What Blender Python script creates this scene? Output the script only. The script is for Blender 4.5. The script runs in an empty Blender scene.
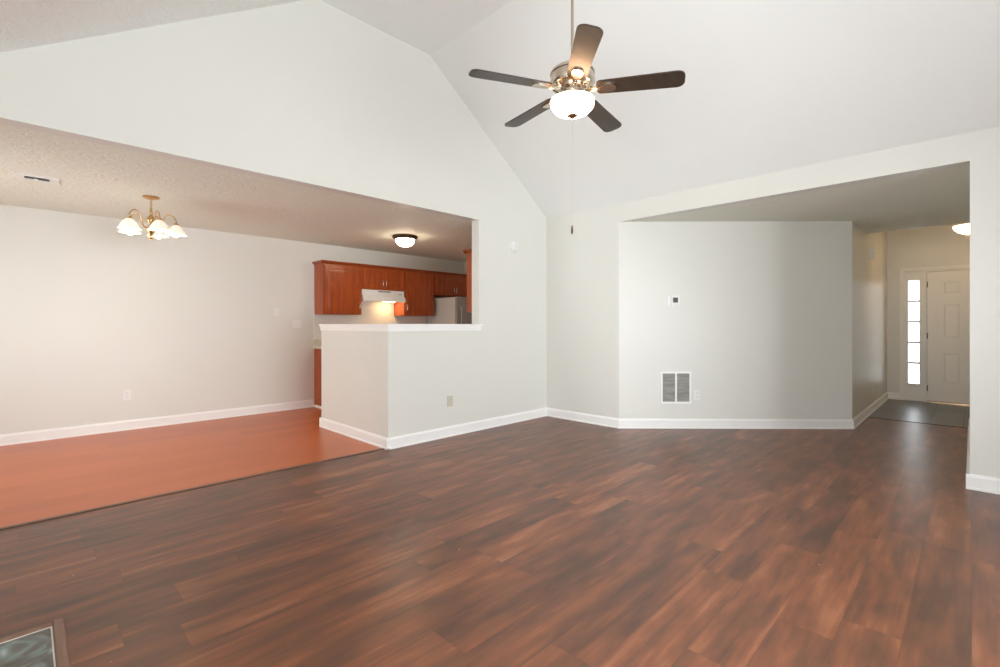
import bpy, bmesh, math
from mathutils import Vector, Matrix
C = bpy.context.scene.collection
SC = bpy.context.scene
PI = math.pi

# ------------------------------------------------------------------ camera, world, daylight, exposure
YAW = math.degrees(0.7828)
cam_d = bpy.data.cameras.new('camera')
cam_d.sensor_width = 36.0
cam_d.lens = 36.0 * 473.946 / 1000.0
cam_d.shift_y = -(333.5 - 325.151) / 1000.0
cam_d.clip_start = 0.02
cam = bpy.data.objects.new('camera', cam_d); C.objects.link(cam)
cam.location = (0, 0, 1.2174)
cam.rotation_euler = (PI / 2, 0, math.radians(YAW - 90))
SC.camera = cam

SC.view_settings.view_transform = 'Standard'
SC.view_settings.look = 'None'
SC.view_settings.gamma = 1.0
SC.view_settings.use_curve_mapping = False
SC.view_settings.exposure = 0.0
SC.cycles.use_denoising = True
SC.cycles.diffuse_bounces = 8
SC.cycles.max_bounces = 14
SC.cycles.sample_clamp_indirect = 8

world = bpy.data.worlds.new('sky'); SC.world = world
world.use_nodes = True
bg = world.node_tree.nodes['Background']
bg.inputs[0].default_value = (0.90, 0.96, 1.0, 1)
bg.inputs[1].default_value = 4.6


def daylight(name, loc, rot, sx, sy, radiance, col=(0.91, 0.972, 1.02)):
    l = bpy.data.lights.new(name, 'AREA')
    l.shape = 'RECTANGLE'; l.size = sx; l.size_y = sy
    l.energy = radiance * PI * sx * sy; l.color = col
    o = bpy.data.objects.new(name, l); C.objects.link(o)
    o.location = loc; o.rotation_euler = rot
    return o


# daylight just outside the unseen back and dining room windows, plus an added fill in the left wall
daylight('unseen_daylight', (1.55, -2.62, 1.35), (PI / 2, 0, 0), 3.5, 2.0, 9.4)
daylight('unseen_daylight', (-0.58, 0.45, 1.5), (PI / 2, 0, -PI / 2), 1.4, 1.6, 12.0)  # added fill light behind the camera for the hall door and angled wall
daylight('unseen_daylight', (-1.98, 5.5, 1.25), (PI / 2, 0, -PI / 2), 2.0, 1.9, 3.6, (0.96, 1.0, 0.95))

# ------------------------------------------------------------------ room dimensions (metres)
VG, UL, UW, VB = 4.0515, -0.36, 4.963, -2.4
ZC = 2.44
VD = 6.9513
U2, V6 = 2.5197, 5.527
UJ = 3.723
V1, U3, V3 = 2.956, 6.863, 0.993
V5 = 0.009
U4 = 10.1
UH = 7.83
ZF = 2.78
T = 0.12
VAULT = [(UW, 2.652), (3.025, 4.069), (1.80, 4.069), (UL, 2.648)]


# ------------------------------------------------------------------ mesh helpers
class MB:
    def __init__(s):
        s.bm = bmesh.new()

    def _face(s, vs):
        try:
            s.bm.faces.new(vs)
        except ValueError:
            pass

    def box(s, x0, x1, y0, y1, z0, z1):
        v = [s.bm.verts.new(p) for p in ((x0, y0, z0), (x1, y0, z0), (x1, y1, z0), (x0, y1, z0),
                                         (x0, y0, z1), (x1, y0, z1), (x1, y1, z1), (x0, y1, z1))]
        for f in ((0, 3, 2, 1), (4, 5, 6, 7), (0, 1, 5, 4), (1, 2, 6, 5), (2, 3, 7, 6), (3, 0, 4, 7)):
            s._face([v[i] for i in f])
        return s

    def prism(s, poly, axis, a0, a1):
        """poly in the two remaining axes (in x,y,z order), extruded along axis"""
        def pt(p, a):
            if axis == 'x': return (a, p[0], p[1])
            if axis == 'y': return (p[0], a, p[1])
            return (p[0], p[1], a)
        A = [s.bm.verts.new(pt(p, a0)) for p in poly]
        B = [s.bm.verts.new(pt(p, a1)) for p in poly]
        n = len(poly)
        s._face(A); s._face(B[::-1])
        for i in range(n):
            s._face([A[i], B[i], B[(i + 1) % n], A[(i + 1) % n]])
        return s

    def frustum(s, x0, x1, z0, z1, y0, y1, ins):
        """raised field: base rectangle at y0, smaller top rectangle at y1"""
        a = [s.bm.verts.new((x, y0, z)) for x, z in ((x0, z0), (x1, z0), (x1, z1), (x0, z1))]
        b = [s.bm.verts.new((x, y1, z)) for x, z in ((x0 + ins, z0 + ins), (x1 - ins, z0 + ins), (x1 - ins, z1 - ins), (x0 + ins, z1 - ins))]
        s._face(b)
        for i in range(4):
            s._face([a[i], a[(i + 1) % 4], b[(i + 1) % 4], b[i]])
        return s

    def lathe(s, prof, c=(0, 0, 0), seg=32, M=None):
        rings = []
        for r, z in prof:
            if r < 1e-6:
                rings.append([s.bm.verts.new((0, 0, z))])
            else:
                rings.append([s.bm.verts.new((r * math.cos(2 * PI * k / seg), r * math.sin(2 * PI * k / seg), z)) for k in range(seg)])
        for A, B in zip(rings, rings[1:]):
            if len(A) == 1 and len(B) == 1: continue
            for k in range(seg):
                k2 = (k + 1) % seg
                if len(A) == 1: s._face([A[0], B[k2], B[k]])
                elif len(B) == 1: s._face([A[k], A[k2], B[0]])
                else: s._face([A[k], A[k2], B[k2], B[k]])
        vs = [v for R in rings for v in R]
        if M is not None:
            bmesh.ops.transform(s.bm, matrix=M, verts=vs)
        bmesh.ops.translate(s.bm, vec=Vector(c), verts=vs)
        return s

    def tube(s, path, rad, seg=10):
        path = [Vector(p) for p in path]
        rs = rad if isinstance(rad, (list, tuple)) else [rad] * len(path)
        rings = []
        up = None
        for i, p in enumerate(path):
            d = (path[min(i + 1, len(path) - 1)] - path[max(i - 1, 0)]).normalized()
            if up is None:
                up = Vector((0, 0, 1)) if abs(d.z) < 0.9 else Vector((1, 0, 0))
            a = d.cross(up).normalized(); b = d.cross(a).normalized()
            up = -b if (-b).dot(up) > 0 else b
            rings.append([s.bm.verts.new(p + rs[i] * (math.cos(2 * PI * k / seg) * a + math.sin(2 * PI * k / seg) * b)) for k in range(seg)])
        for A, B in zip(rings, rings[1:]):
            for k in range(seg):
                s._face([A[k], A[(k + 1) % seg], B[(k + 1) % seg], B[k]])
        s._face(rings[0]); s._face(rings[-1])
        return s

    def xform(s, M):
        bmesh.ops.transform(s.bm, matrix=M, verts=s.bm.verts[:])
        return s

    def build(s, name, mat, parent=None, bevel=0.0, smooth=0, bev_seg=2):
        bm = s.bm
        if bevel:
            es = [e for e in bm.edges if len(e.link_faces) == 2 and e.calc_face_angle(0) > 0.5]
            bmesh.ops.bevel(bm, geom=es, offset=bevel, segments=bev_seg, profile=0.6, affect='EDGES', clamp_overlap=True)
        bmesh.ops.recalc_face_normals(bm, faces=bm.faces[:])
        me = bpy.data.meshes.new(name); bm.to_mesh(me); bm.free()
        if smooth:
            for p in me.polygons: p.use_smooth = True
            me.set_sharp_from_angle(angle=math.radians(smooth))
        me.materials.append(mat)
        o = bpy.data.objects.new(name, me); C.objects.link(o)
        if parent is not None: o.parent = parent
        return o


def tag(o, label=None, cat=None, group=None, kind=None):
    if label: o['label'] = label
    if cat: o['category'] = cat
    if group: o['group'] = group
    if kind: o['kind'] = kind
    return o


def empty(name, loc, rz=0.0):
    o = bpy.data.objects.new(name, None); C.objects.link(o)
    o.location = loc; o.rotation_euler = (0, 0, rz); o.empty_display_size = 0.1
    return o


def struct(o, label=None, cat=None):
    return tag(o, label, cat, None, 'structure')


def copy_tree(o, parent=None):
    c = o.copy(); C.objects.link(c)
    if parent is not None: c.parent = parent
    for ch in list(o.children): copy_tree(ch, c)
    return c


# ------------------------------------------------------------------ materials
def new_mat(name):
    m = bpy.data.materials.new(name); m.use_nodes = True
    return m, m.node_tree, m.node_tree.nodes['Principled BSDF']


def link(t, a, b): t.links.new(a, b)


def nd(t, typ, **kw):
    n = t.nodes.new(typ)
    for k, v in kw.items(): setattr(n, k, v)
    return n


def math_(t, op, a, b=None, c=None):
    n = nd(t, 'ShaderNodeMath', operation=op)
    for i, x in enumerate((a, b, c)):
        if x is None: continue
        if isinstance(x, (int, float)): n.inputs[i].default_value = x
        else: link(t, x, n.inputs[i])
    return n.outputs[0]


def plain(name, col, rough=0.5, metal=0.0, spec=0.5, vary=0.04, scale=6.0, bump=0.0, bump_scale=60.0):
    m, t, b = new_mat(name)
    b.inputs['Roughness'].default_value = rough
    b.inputs['Metallic'].default_value = metal
    b.inputs['Specular IOR Level'].default_value = spec
    tc = nd(t, 'ShaderNodeTexCoord')
    nz = nd(t, 'ShaderNodeTexNoise'); nz.inputs['Scale'].default_value = scale; nz.inputs['Detail'].default_value = 4
    link(t, tc.outputs['Object'], nz.inputs['Vector'])
    r = nd(t, 'ShaderNodeValToRGB')
    r.color_ramp.elements[0].position = 0.3; r.color_ramp.elements[1].position = 0.7
    r.color_ramp.elements[0].color = tuple(c * (1 - vary) for c in col) + (1,)
    r.color_ramp.elements[1].color = tuple(min(1, c * (1 + vary)) for c in col) + (1,)
    link(t, nz.outputs['Fac'], r.inputs['Fac']); link(t, r.outputs['Color'], b.inputs['Base Color'])
    if bump:
        n2 = nd(t, 'ShaderNodeTexNoise'); n2.inputs['Scale'].default_value = bump_scale; n2.inputs['Detail'].default_value = 3
        link(t, tc.outputs['Object'], n2.inputs['Vector'])
        bp = nd(t, 'ShaderNodeBump'); bp.inputs['Strength'].default_value = bump; bp.inputs['Distance'].default_value = 0.01
        link(t, n2.outputs['Fac'], bp.inputs['Height']); link(t, bp.outputs['Normal'], b.inputs['Normal'])
    return m


def glow(name, col, strength, base=(0.9, 0.88, 0.84)):
    m, t, b = new_mat(name)
    b.inputs['Base Color'].default_value = base + (1,)
    b.inputs['Roughness'].default_value = 0.25
    b.inputs['Emission Color'].default_value = col + (1,)
    b.inputs['Emission Strength'].default_value = strength
    return m


def stomp_ceiling(name, strength, col):
    m, t, b = new_mat(name)
    b.inputs['Base Color'].default_value = col + (1,)
    b.inputs['Roughness'].default_value = 0.75
    g = nd(t, 'ShaderNodeNewGeometry')
    w = nd(t, 'ShaderNodeTexNoise'); w.inputs['Scale'].default_value = 5; w.inputs['Detail'].default_value = 2
    link(t, g.outputs['Position'], w.inputs['Vector'])
    mx = nd(t, 'ShaderNodeMixRGB', blend_type='ADD'); mx.inputs[0].default_value = 0.35
    link(t, g.outputs['Position'], mx.inputs[1]); link(t, w.outputs['Color'], mx.inputs[2])
    n = nd(t, 'ShaderNodeTexNoise'); n.inputs['Scale'].default_value = 11; n.inputs['Detail'].default_value = 4
    n.inputs['Distortion'].default_value = 1.5
    link(t, mx.outputs[0], n.inputs['Vector'])
    r = nd(t, 'ShaderNodeValToRGB'); r.color_ramp.elements[0].position = 0.42; r.color_ramp.elements[1].position = 0.62
    link(t, n.outputs['Fac'], r.inputs['Fac'])
    bp = nd(t, 'ShaderNodeBump'); bp.inputs['Strength'].default_value = strength; bp.inputs['Distance'].default_value = 0.012
    link(t, r.outputs['Color'], bp.inputs['Height']); link(t, bp.outputs['Normal'], b.inputs['Normal'])
    return m


def plank_floor(name, width, length, cols, grain, rough, blotch=0.5, gap=0.55, specks=False, spec=0.5, seedw=0.5, bump=0.05, rvary=0.15):
    m, t, b = new_mat(name)
    g = nd(t, 'ShaderNodeNewGeometry')
    sp = nd(t, 'ShaderNodeSeparateXYZ'); link(t, g.outputs['Position'], sp.inputs[0])
    x, y = sp.outputs[0], sp.outputs[1]
    ry = math_(t, 'DIVIDE', y, width); row = math_(t, 'FLOOR', ry)
    wn = nd(t, 'ShaderNodeTexWhiteNoise', noise_dimensions='1D'); link(t, row, wn.inputs['W'])
    xs = math_(t, 'MULTIPLY_ADD', wn.outputs['Value'], 7.0, math_(t, 'DIVIDE', x, length))
    colm = math_(t, 'FLOOR', xs)
    cv = nd(t, 'ShaderNodeCombineXYZ'); link(t, row, cv.inputs[0]); link(t, colm, cv.inputs[1])
    w2 = nd(t, 'ShaderNodeTexWhiteNoise', noise_dimensions='2D'); link(t, cv.outputs[0], w2.inputs['Vector'])
    seed = w2.outputs['Value']
    # long grain streaks, shifted plank by plank
    gv = nd(t, 'ShaderNodeCombineXYZ')
    link(t, math_(t, 'MULTIPLY', x, 1.5), gv.inputs[0]); link(t, math_(t, 'MULTIPLY', y, 34.0), gv.inputs[1])
    link(t, math_(t, 'MULTIPLY', seed, 40.0), gv.inputs[2])
    gn = nd(t, 'ShaderNodeTexNoise'); gn.inputs['Scale'].default_value = 1.0; gn.inputs['Detail'].default_value = 6
    gn.inputs['Roughness'].default_value = 0.6; gn.inputs['Distortion'].default_value = 0.6
    link(t, gv.outputs[0], gn.inputs['Vector'])
    bv = nd(t, 'ShaderNodeCombineXYZ')
    link(t, math_(t, 'MULTIPLY', x, 2.6), bv.inputs[0]); link(t, math_(t, 'MULTIPLY', y, 11.0), bv.inputs[1])
    link(t, math_(t, 'MULTIPLY', seed, 25.0), bv.inputs[2])
    bn = nd(t, 'ShaderNodeTexNoise'); bn.inputs['Scale'].default_value = 1.0; bn.inputs['Detail'].default_value = 3
    link(t, bv.outputs[0], bn.inputs['Vector'])
    f = math_(t, 'ADD', math_(t, 'MULTIPLY', math_(t, 'SUBTRACT', gn.outputs['Fac'], 0.5), grain),
              math_(t, 'MULTIPLY', math_(t, 'SUBTRACT', bn.outputs['Fac'], 0.5), blotch * 2))
    f = math_(t, 'ADD', f, math_(t, 'MULTIPLY_ADD', seed, seedw, 0.5 - seedw / 2))
    r = nd(t, 'ShaderNodeValToRGB')
    el = r.color_ramp.elements
    el[0].position = 0.1; el[0].color = cols[0] + (1,)
    el[1].position = 0.95; el[1].color = cols[-1] + (1,)
    for i, c in enumerate(cols[1:-1]):
        e = el.new(0.1 + 0.85 * (i + 1) / (len(cols) - 1)); e.color = c + (1,)
    link(t, f, r.inputs['Fac'])
    # joints
    fy = math_(t, 'FRACT', ry); fx = math_(t, 'FRACT', xs)
    jy = math_(t, 'LESS_THAN', math_(t, 'ABSOLUTE', math_(t, 'SUBTRACT', fy, 0.5)), 0.5 - 0.0018 / width)
    jx = math_(t, 'LESS_THAN', math_(t, 'ABSOLUTE', math_(t, 'SUBTRACT', fx, 0.5)), 0.5 - 0.0018 / length)
    j = math_(t, 'MULTIPLY', jy, jx)
    mx = nd(t, 'ShaderNodeMixRGB', blend_type='MULTIPLY'); mx.inputs[0].default_value = 1.0
    jm = math_(t, 'MULTIPLY_ADD', j, 1 - gap, gap)
    cj = nd(t, 'ShaderNodeCombineXYZ')
    for i in range(3): link(t, jm, cj.inputs[i])
    link(t, r.outputs['Color'], mx.inputs[1]); link(t, cj.outputs[0], mx.inputs[2])
    out = mx.outputs[0]
    if specks:
        vo = nd(t, 'ShaderNodeTexVoronoi'); vo.inputs['Scale'].default_value = 5.0; vo.inputs['Randomness'].default_value = 1.0
        link(t, g.outputs['Position'], vo.inputs['Vector'])
        s = math_(t, 'LESS_THAN', vo.outputs['Distance'], 0.019)
        m2 = nd(t, 'ShaderNodeMixRGB'); link(t, math_(t, 'MULTIPLY', s, 0.7), m2.inputs[0])
        link(t, out, m2.inputs[1]); m2.inputs[2].default_value = (0.7, 0.68, 0.62, 1)
        out = m2.outputs[0]
    link(t, out, b.inputs['Base Color'])
    b.inputs['Specular IOR Level'].default_value = spec
    rr = math_(t, 'MULTIPLY_ADD', gn.outputs['Fac'], rvary, rough - rvary / 2)
    link(t, rr, b.inputs['Roughness'])
    bp = nd(t, 'ShaderNodeBump'); bp.inputs['Strength'].default_value = bump; bp.inputs['Distance'].default_value = 0.003
    link(t, math_(t, 'ADD', gn.outputs['Fac'], j), bp.inputs['Height']); link(t, bp.outputs['Normal'], b.inputs['Normal'])
    return m


def slate_tile(name, size, ox, oy):
    m, t, b = new_mat(name)
    g = nd(t, 'ShaderNodeNewGeometry')
    sp = nd(t, 'ShaderNodeSeparateXYZ'); link(t, g.outputs['Position'], sp.inputs[0])
    ax = math_(t, 'DIVIDE', math_(t, 'SUBTRACT', sp.outputs[0], ox), size * 2.0)
    ay = math_(t, 'DIVIDE', math_(t, 'SUBTRACT', sp.outputs[1], oy), size)
    cv = nd(t, 'ShaderNodeCombineXYZ'); link(t, math_(t, 'FLOOR', ax), cv.inputs[0]); link(t, math_(t, 'FLOOR', ay), cv.inputs[1])
    w2 = nd(t, 'ShaderNodeTexWhiteNoise', noise_dimensions='2D'); link(t, cv.outputs[0], w2.inputs['Vector'])
    n = nd(t, 'ShaderNodeTexNoise'); n.inputs['Scale'].default_value = 7; n.inputs['Detail'].default_value = 6
    link(t, g.outputs['Position'], n.inputs['Vector'])
    f = math_(t, 'ADD', math_(t, 'MULTIPLY', w2.outputs['Value'], 0.4), math_(t, 'MULTIPLY', n.outputs['Fac'], 0.6))
    r = nd(t, 'ShaderNodeValToRGB')
    r.color_ramp.elements[0].position = 0.2; r.color_ramp.elements[0].color = (0.045, 0.045, 0.045, 1)
    r.color_ramp.elements[1].position = 0.8; r.color_ramp.elements[1].color = (0.12, 0.11, 0.10, 1)
    link(t, f, r.inputs['Fac'])
    jx = math_(t, 'LESS_THAN', math_(t, 'ABSOLUTE', math_(t, 'SUBTRACT', math_(t, 'FRACT', ax), 0.5)), 0.5 - 0.006 / (2 * size))
    jy = math_(t, 'LESS_THAN', math_(t, 'ABSOLUTE', math_(t, 'SUBTRACT', math_(t, 'FRACT', ay), 0.5)), 0.5 - 0.006 / size)
    j = math_(t, 'MULTIPLY', jx, jy)
    mx = nd(t, 'ShaderNodeMixRGB'); link(t, j, mx.inputs[0]); mx.inputs[1].default_value = (0.012, 0.011, 0.011, 1)
    link(t, r.outputs['Color'], mx.inputs[2]); link(t, mx.outputs[0], b.inputs['Base Color'])
    b.inputs['Roughness'].default_value = 0.32
    bp = nd(t, 'ShaderNodeBump'); bp.inputs['Strength'].default_value = 0.15; bp.inputs['Distance'].default_value = 0.004
    link(t, math_(t, 'ADD', j, n.outputs['Fac']), bp.inputs['Height']); link(t, bp.outputs['Normal'], b.inputs['Normal'])
    return m


def wood(name, c0, c1, rough=0.35, axis=2, scale=1.0):
    m, t, b = new_mat(name)
    tc = nd(t, 'ShaderNodeTexCoord'); mp = nd(t, 'ShaderNodeMapping')
    sc = [14.0 * scale] * 3; sc[axis] = 1.6 * scale
    mp.inputs['Scale'].default_value = sc
    link(t, tc.outputs['Object'], mp.inputs['Vector'])
    n = nd(t, 'ShaderNodeTexNoise'); n.inputs['Scale'].default_value = 1.6; n.inputs['Detail'].default_value = 6; n.inputs['Distortion'].default_value = 0.8
    link(t, mp.outputs[0], n.inputs['Vector'])
    r = nd(t, 'ShaderNodeValToRGB')
    r.color_ramp.elements[0].position = 0.3; r.color_ramp.elements[0].color = c0 + (1,)
    r.color_ramp.elements[1].position = 0.72; r.color_ramp.elements[1].color = c1 + (1,)
    link(t, n.outputs['Fac'], r.inputs['Fac']); link(t, r.outputs['Color'], b.inputs['Base Color'])
    b.inputs['Roughness'].default_value = rough
    return m


def pane_mat(name):
    m, t, b = new_mat(name)
    t.nodes.remove(b)
    tr = nd(t, 'ShaderNodeBsdfTransparent'); gl = nd(t, 'ShaderNodeBsdfGlossy'); gl.inputs['Roughness'].default_value = 0.02
    lw = nd(t, 'ShaderNodeFresnel'); lw.inputs['IOR'].default_value = 1.45
    mx = nd(t, 'ShaderNodeMixShader')
    link(t, lw.outputs[0], mx.inputs[0]); link(t, tr.outputs[0], mx.inputs[1]); link(t, gl.outputs[0], mx.inputs[2])
    link(t, mx.outputs[0], t.nodes['Material Output'].inputs['Surface'])
    return m


def reflection_tile():
    m, t, b = new_mat('hearth_tile_painted_reflections')
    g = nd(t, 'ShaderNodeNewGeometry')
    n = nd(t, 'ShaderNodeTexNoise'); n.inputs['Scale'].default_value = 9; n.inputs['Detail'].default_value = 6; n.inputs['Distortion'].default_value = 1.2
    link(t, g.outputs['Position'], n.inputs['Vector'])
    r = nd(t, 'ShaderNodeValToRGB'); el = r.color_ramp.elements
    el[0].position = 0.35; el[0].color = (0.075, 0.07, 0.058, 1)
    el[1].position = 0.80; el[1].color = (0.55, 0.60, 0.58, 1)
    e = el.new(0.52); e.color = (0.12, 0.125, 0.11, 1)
    e = el.new(0.66); e.color = (0.20, 0.28, 0.27, 1)  # teal and white window reflections painted into the dark tile colour as noise
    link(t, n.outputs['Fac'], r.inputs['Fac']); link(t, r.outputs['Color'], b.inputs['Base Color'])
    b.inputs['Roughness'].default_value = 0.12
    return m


M_wall = plain('wall_paint', (0.75, 0.748, 0.700), rough=0.4, vary=0.01, scale=1.5, bump=0.02, bump_scale=90)
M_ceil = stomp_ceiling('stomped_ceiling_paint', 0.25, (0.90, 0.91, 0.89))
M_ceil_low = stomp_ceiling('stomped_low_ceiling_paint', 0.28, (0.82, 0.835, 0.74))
M_slope = plain('smooth_ceiling_paint', (0.87, 0.885, 0.865), rough=0.6, vary=0.01, scale=1.2, bump=0.03, bump_scale=50)
M_trim = plain('white_trim_paint', (0.91, 0.905, 0.885), rough=0.35, vary=0.01)
M_floor = plank_floor('walnut_planks', 0.19, 1.22,
                      [(0.098, 0.050, 0.035), (0.152, 0.066, 0.040), (0.225, 0.086, 0.045), (0.34, 0.14, 0.072)], 0.75, 0.345, blotch=0.75, seedw=0.30, gap=0.82, rvary=0.06, specks=True, spec=0.38)
M_dfloor = plank_floor('cherry_laminate', 0.19, 1.2,
                       [(0.44, 0.095, 0.020), (0.50, 0.114, 0.025), (0.56, 0.135, 0.033)], 0.12, 0.31, blotch=0.15, gap=0.9, spec=0.38, bump=0.0, rvary=0.03)
M_tile = slate_tile('slate_tile', 0.302, UH + 0.055, 0.069)
M_cherry = wood('cherry_cabinet', (0.28, 0.050, 0.009), (0.44, 0.092, 0.018), 0.32)
M_cherry_x = wood('cherry_crown', (0.22, 0.040, 0.008), (0.36, 0.072, 0.015), 0.32, axis=0)
M_fan_wood = wood('walnut_fan_blade', (0.030, 0.021, 0.014), (0.054, 0.035, 0.022), 0.32, axis=0)
M_strip = wood('dark_walnut_strip', (0.075, 0.04, 0.025), (0.13, 0.065, 0.04), 0.4, axis=0)
M_border = wood('brown_wood_border', (0.19, 0.10, 0.065), (0.28, 0.155, 0.10), 0.35, axis=1)
M_nickel = plain('brushed_nickel', (0.66, 0.58, 0.48), rough=0.24, metal=1.0, vary=0.03)
M_brass = plain('antique_brass', (0.62, 0.42, 0.20), rough=0.28, metal=1.0, vary=0.05)
M_bronze = plain('dark_bronze', (0.10, 0.06, 0.035), rough=0.32, metal=0.8, vary=0.06)
M_chrome = plain('satin_chrome', (0.75, 0.73, 0.70), rough=0.22, metal=1.0, vary=0.02)
M_plastic = plain('white_plastic', (0.82, 0.815, 0.79), rough=0.35, vary=0.01)
M_almond = plain('almond_plastic', (0.60, 0.575, 0.47), rough=0.35, vary=0.02)
M_dark = plain('dark_slot', (0.02, 0.02, 0.02), rough=0.6)
M_lcd = plain('grey_display', (0.07, 0.075, 0.06), rough=0.55)
M_enamel = plain('white_enamel', (0.80, 0.79, 0.75), rough=0.28, vary=0.01)
M_fridge = plain('light_grey_enamel', (0.60, 0.59, 0.55), rough=0.35, vary=0.015, bump=0.02, bump_scale=120)
M_steel = plain('satin_steel', (0.42, 0.42, 0.41), rough=0.35, metal=0.6, vary=0.02)
M_counter = plain('beige_laminate', (0.66, 0.60, 0.50), rough=0.35, vary=0.06, scale=60)
M_splash = plain('white_backsplash', (0.80, 0.78, 0.73), rough=0.3, vary=0.01)
M_door = plain('door_white_paint', (0.87, 0.86, 0.82), rough=0.38, vary=0.01)
M_louvre = wood('grille_grey_slats', (0.27, 0.26, 0.235), (0.45, 0.44, 0.40), 0.6, axis=0, scale=1.5)
M_pane = pane_mat('window_pane')
M_hearth = reflection_tile()
M_grout = plain('pale_grout', (0.78, 0.74, 0.68), rough=0.5)
M_fan_glass = glow('frosted_fan_glass', (1.0, 0.57, 0.30), 22.0)
M_shade = glow('frosted_shade_glass', (1.0, 0.80, 0.56), 0.4)
M_bulb = glow('lit_bulb', (1.0, 0.82, 0.58), 22.0)
M_dome = glow('frosted_dome_glass', (1.0, 0.84, 0.62), 34.0)
M_amber = glow('amber_bowl_glass', (1.0, 0.70, 0.40), 9.0, base=(0.9, 0.7, 0.5))
M_hoodlamp = glow('hood_lamp_lens', (1.0, 0.66, 0.32), 26.0)

# ------------------------------------------------------------------ structure
s = MB(); s.box(UL - T, UH + 0.04, VB - T, VG + 0.05, -0.08, 0.0)
struct(s.build('floor', M_floor))
s = MB(); s.box(-1.92, 6.12, VG + 0.05, VD + T, -0.08, 0.0)
struct(s.build('floor_dining', M_dfloor))
s = MB(); s.box(UH + 0.04, U4 + 0.5, -1.4, V3 + T, -0.08, 0.0)
struct(s.build('floor_foyer', M_tile))

# gable wall with the wide opening into the dining room and the pass-through above the half wall
gx = [(U2, 0), (6.12, 0), (6.12, 2.56), (UW + T, 2.56), (UW + T, 2.652 + 0.03), (3.025, 4.10), (1.80, 4.10), (UL - T, 2.60), (UL - T, ZC), (UJ, ZC), (UJ, 1.155), (U2, 1.155)]
s = MB(); s.prism(gx, 'y', VG, VG + T)
struct(s.build('wall_gable', M_wall))
s = MB(); s.box(U2, U2 + T, VG + T, V6, 0, 1.155)
struct(s.build('wall_half', M_wall))
# ledge cap, one L-shaped board with an apron under it
cap = MB()
o = 0.022
cap.prism([(U2 - o, VG - o), (UJ + 0.045, VG - o), (UJ + 0.045, VG), (UJ, VG), (UJ, VG + T + o), (U2 + T + o, VG + T + o), (U2 + T + o, V6 + o), (U2 - o, V6 + o)], 'z', 1.207, 1.229)
o = 0.010
cap.prism([(U2 - o, VG - o), (UJ + 0.03, VG - o), (UJ + 0.03, VG + 0.004), (UJ, VG + 0.004), (UJ, VG + T + o), (U2 + T + o, VG + T + o), (U2 + T + o, V6 + o), (U2 - o, V6 + o)], 'z', 1.155, 1.207)
struct(cap.build('trim_1', M_trim, bevel=0.003))

# wall with the hall opening: low-ceiling header, pier, and the short return beside the gable wall
hx = [(VG, 0), (VG, 2.70), (VB - T, 2.70), (VB - T, 0), (V5, 0), (V5, ZC), (V1, ZC), (V1, 0)]
s = MB(); s.prism(hx, 'x', UW, UW + T)
struct(s.build('wall_right', M_wall))
# 45 degree wall behind the header
k = T / math.sqrt(2)
s = MB(); s.prism([(UW, V1), (U3, V3), (U3 + 0.05, V3 + 0.05 + 0.08), (UW + k, V1 + k)], 'z', 0, ZC + 0.03)
struct(s.build('wall_angled', M_wall))
s = MB(); s.box(U3, U4 + 0.12, V3, V3 + T, 0, ZF + 0.03)
struct(s.build('wall_hall_left', M_wall))
s = MB(); s.box(UW + T, UH + 0.02, V5 - T, V5, 0, ZC + 0.02)
struct(s.build('wall_hall_right', M_wall))
s = MB(); s.box(UH, UH + T, -1.4, V3, ZC, ZF + 0.03); s.box(UH, UH + T, -1.4, V5 - T, 0, ZC)
struct(s.build('wall_hall_header', M_wall))
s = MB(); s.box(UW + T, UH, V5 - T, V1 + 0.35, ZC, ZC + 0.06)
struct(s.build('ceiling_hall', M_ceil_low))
s = MB(); s.box(UH + T, U4 + 0.12, -1.4, V3 + T, ZF, ZF + 0.06)
struct(s.build('ceiling_foyer', M_ceil))
s = MB(); s.box(UH + T, U4 + 0.12, -1.52, -1.4, 0, ZF + 0.03)
struct(s.build('wall_foyer_right', M_wall))
# entry wall around the door and its sidelight
DY0, DY1, DZ = -0.45, 0.80, 2.082
s = MB(); s.box(U4, U4 + T, DY1, V3, 0, ZF); s.box(U4, U4 + T, -1.4, DY0, 0, ZF); s.box(U4, U4 + T, DY0, DY1, DZ, ZF)
struct(s.build('wall_entry', M_wall))
# dining and kitchen shell
s = MB(); s.box(-1.92, 6.12, VD, VD + T, 0, ZC + 0.02)
struct(s.build('wall_dining', M_wall))
s = MB()
s.box(-1.92, -1.80, VG, VD, 0, 0.3); s.box(-1.92, -1.80, VG, VD, 2.2, ZC)
s.box(-1.92, -1.80, VG, 4.5, 0.3, 2.2); s.box(-1.92, -1.80, 6.5, VD, 0.3, 2.2)
struct(s.build('wall_dining_left', M_wall))
s = MB(); s.box(6.0, 6.12, VG + T, VD, 0, ZC)
struct(s.build('wall_kitchen', M_wall))
s = MB(); s.box(-1.92, UL - T, VG, VG + T, 0, ZC)
struct(s.build('wall_dining_front', M_wall))
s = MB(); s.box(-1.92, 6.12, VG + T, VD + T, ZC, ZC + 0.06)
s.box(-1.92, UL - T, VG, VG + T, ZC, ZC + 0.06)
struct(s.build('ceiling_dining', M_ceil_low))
s = MB(); s.box(3.055, 5.10, VD - 0.006, VD, 0.91, 1.60)
struct(s.build('wall_backsplash', M_splash))
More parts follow.
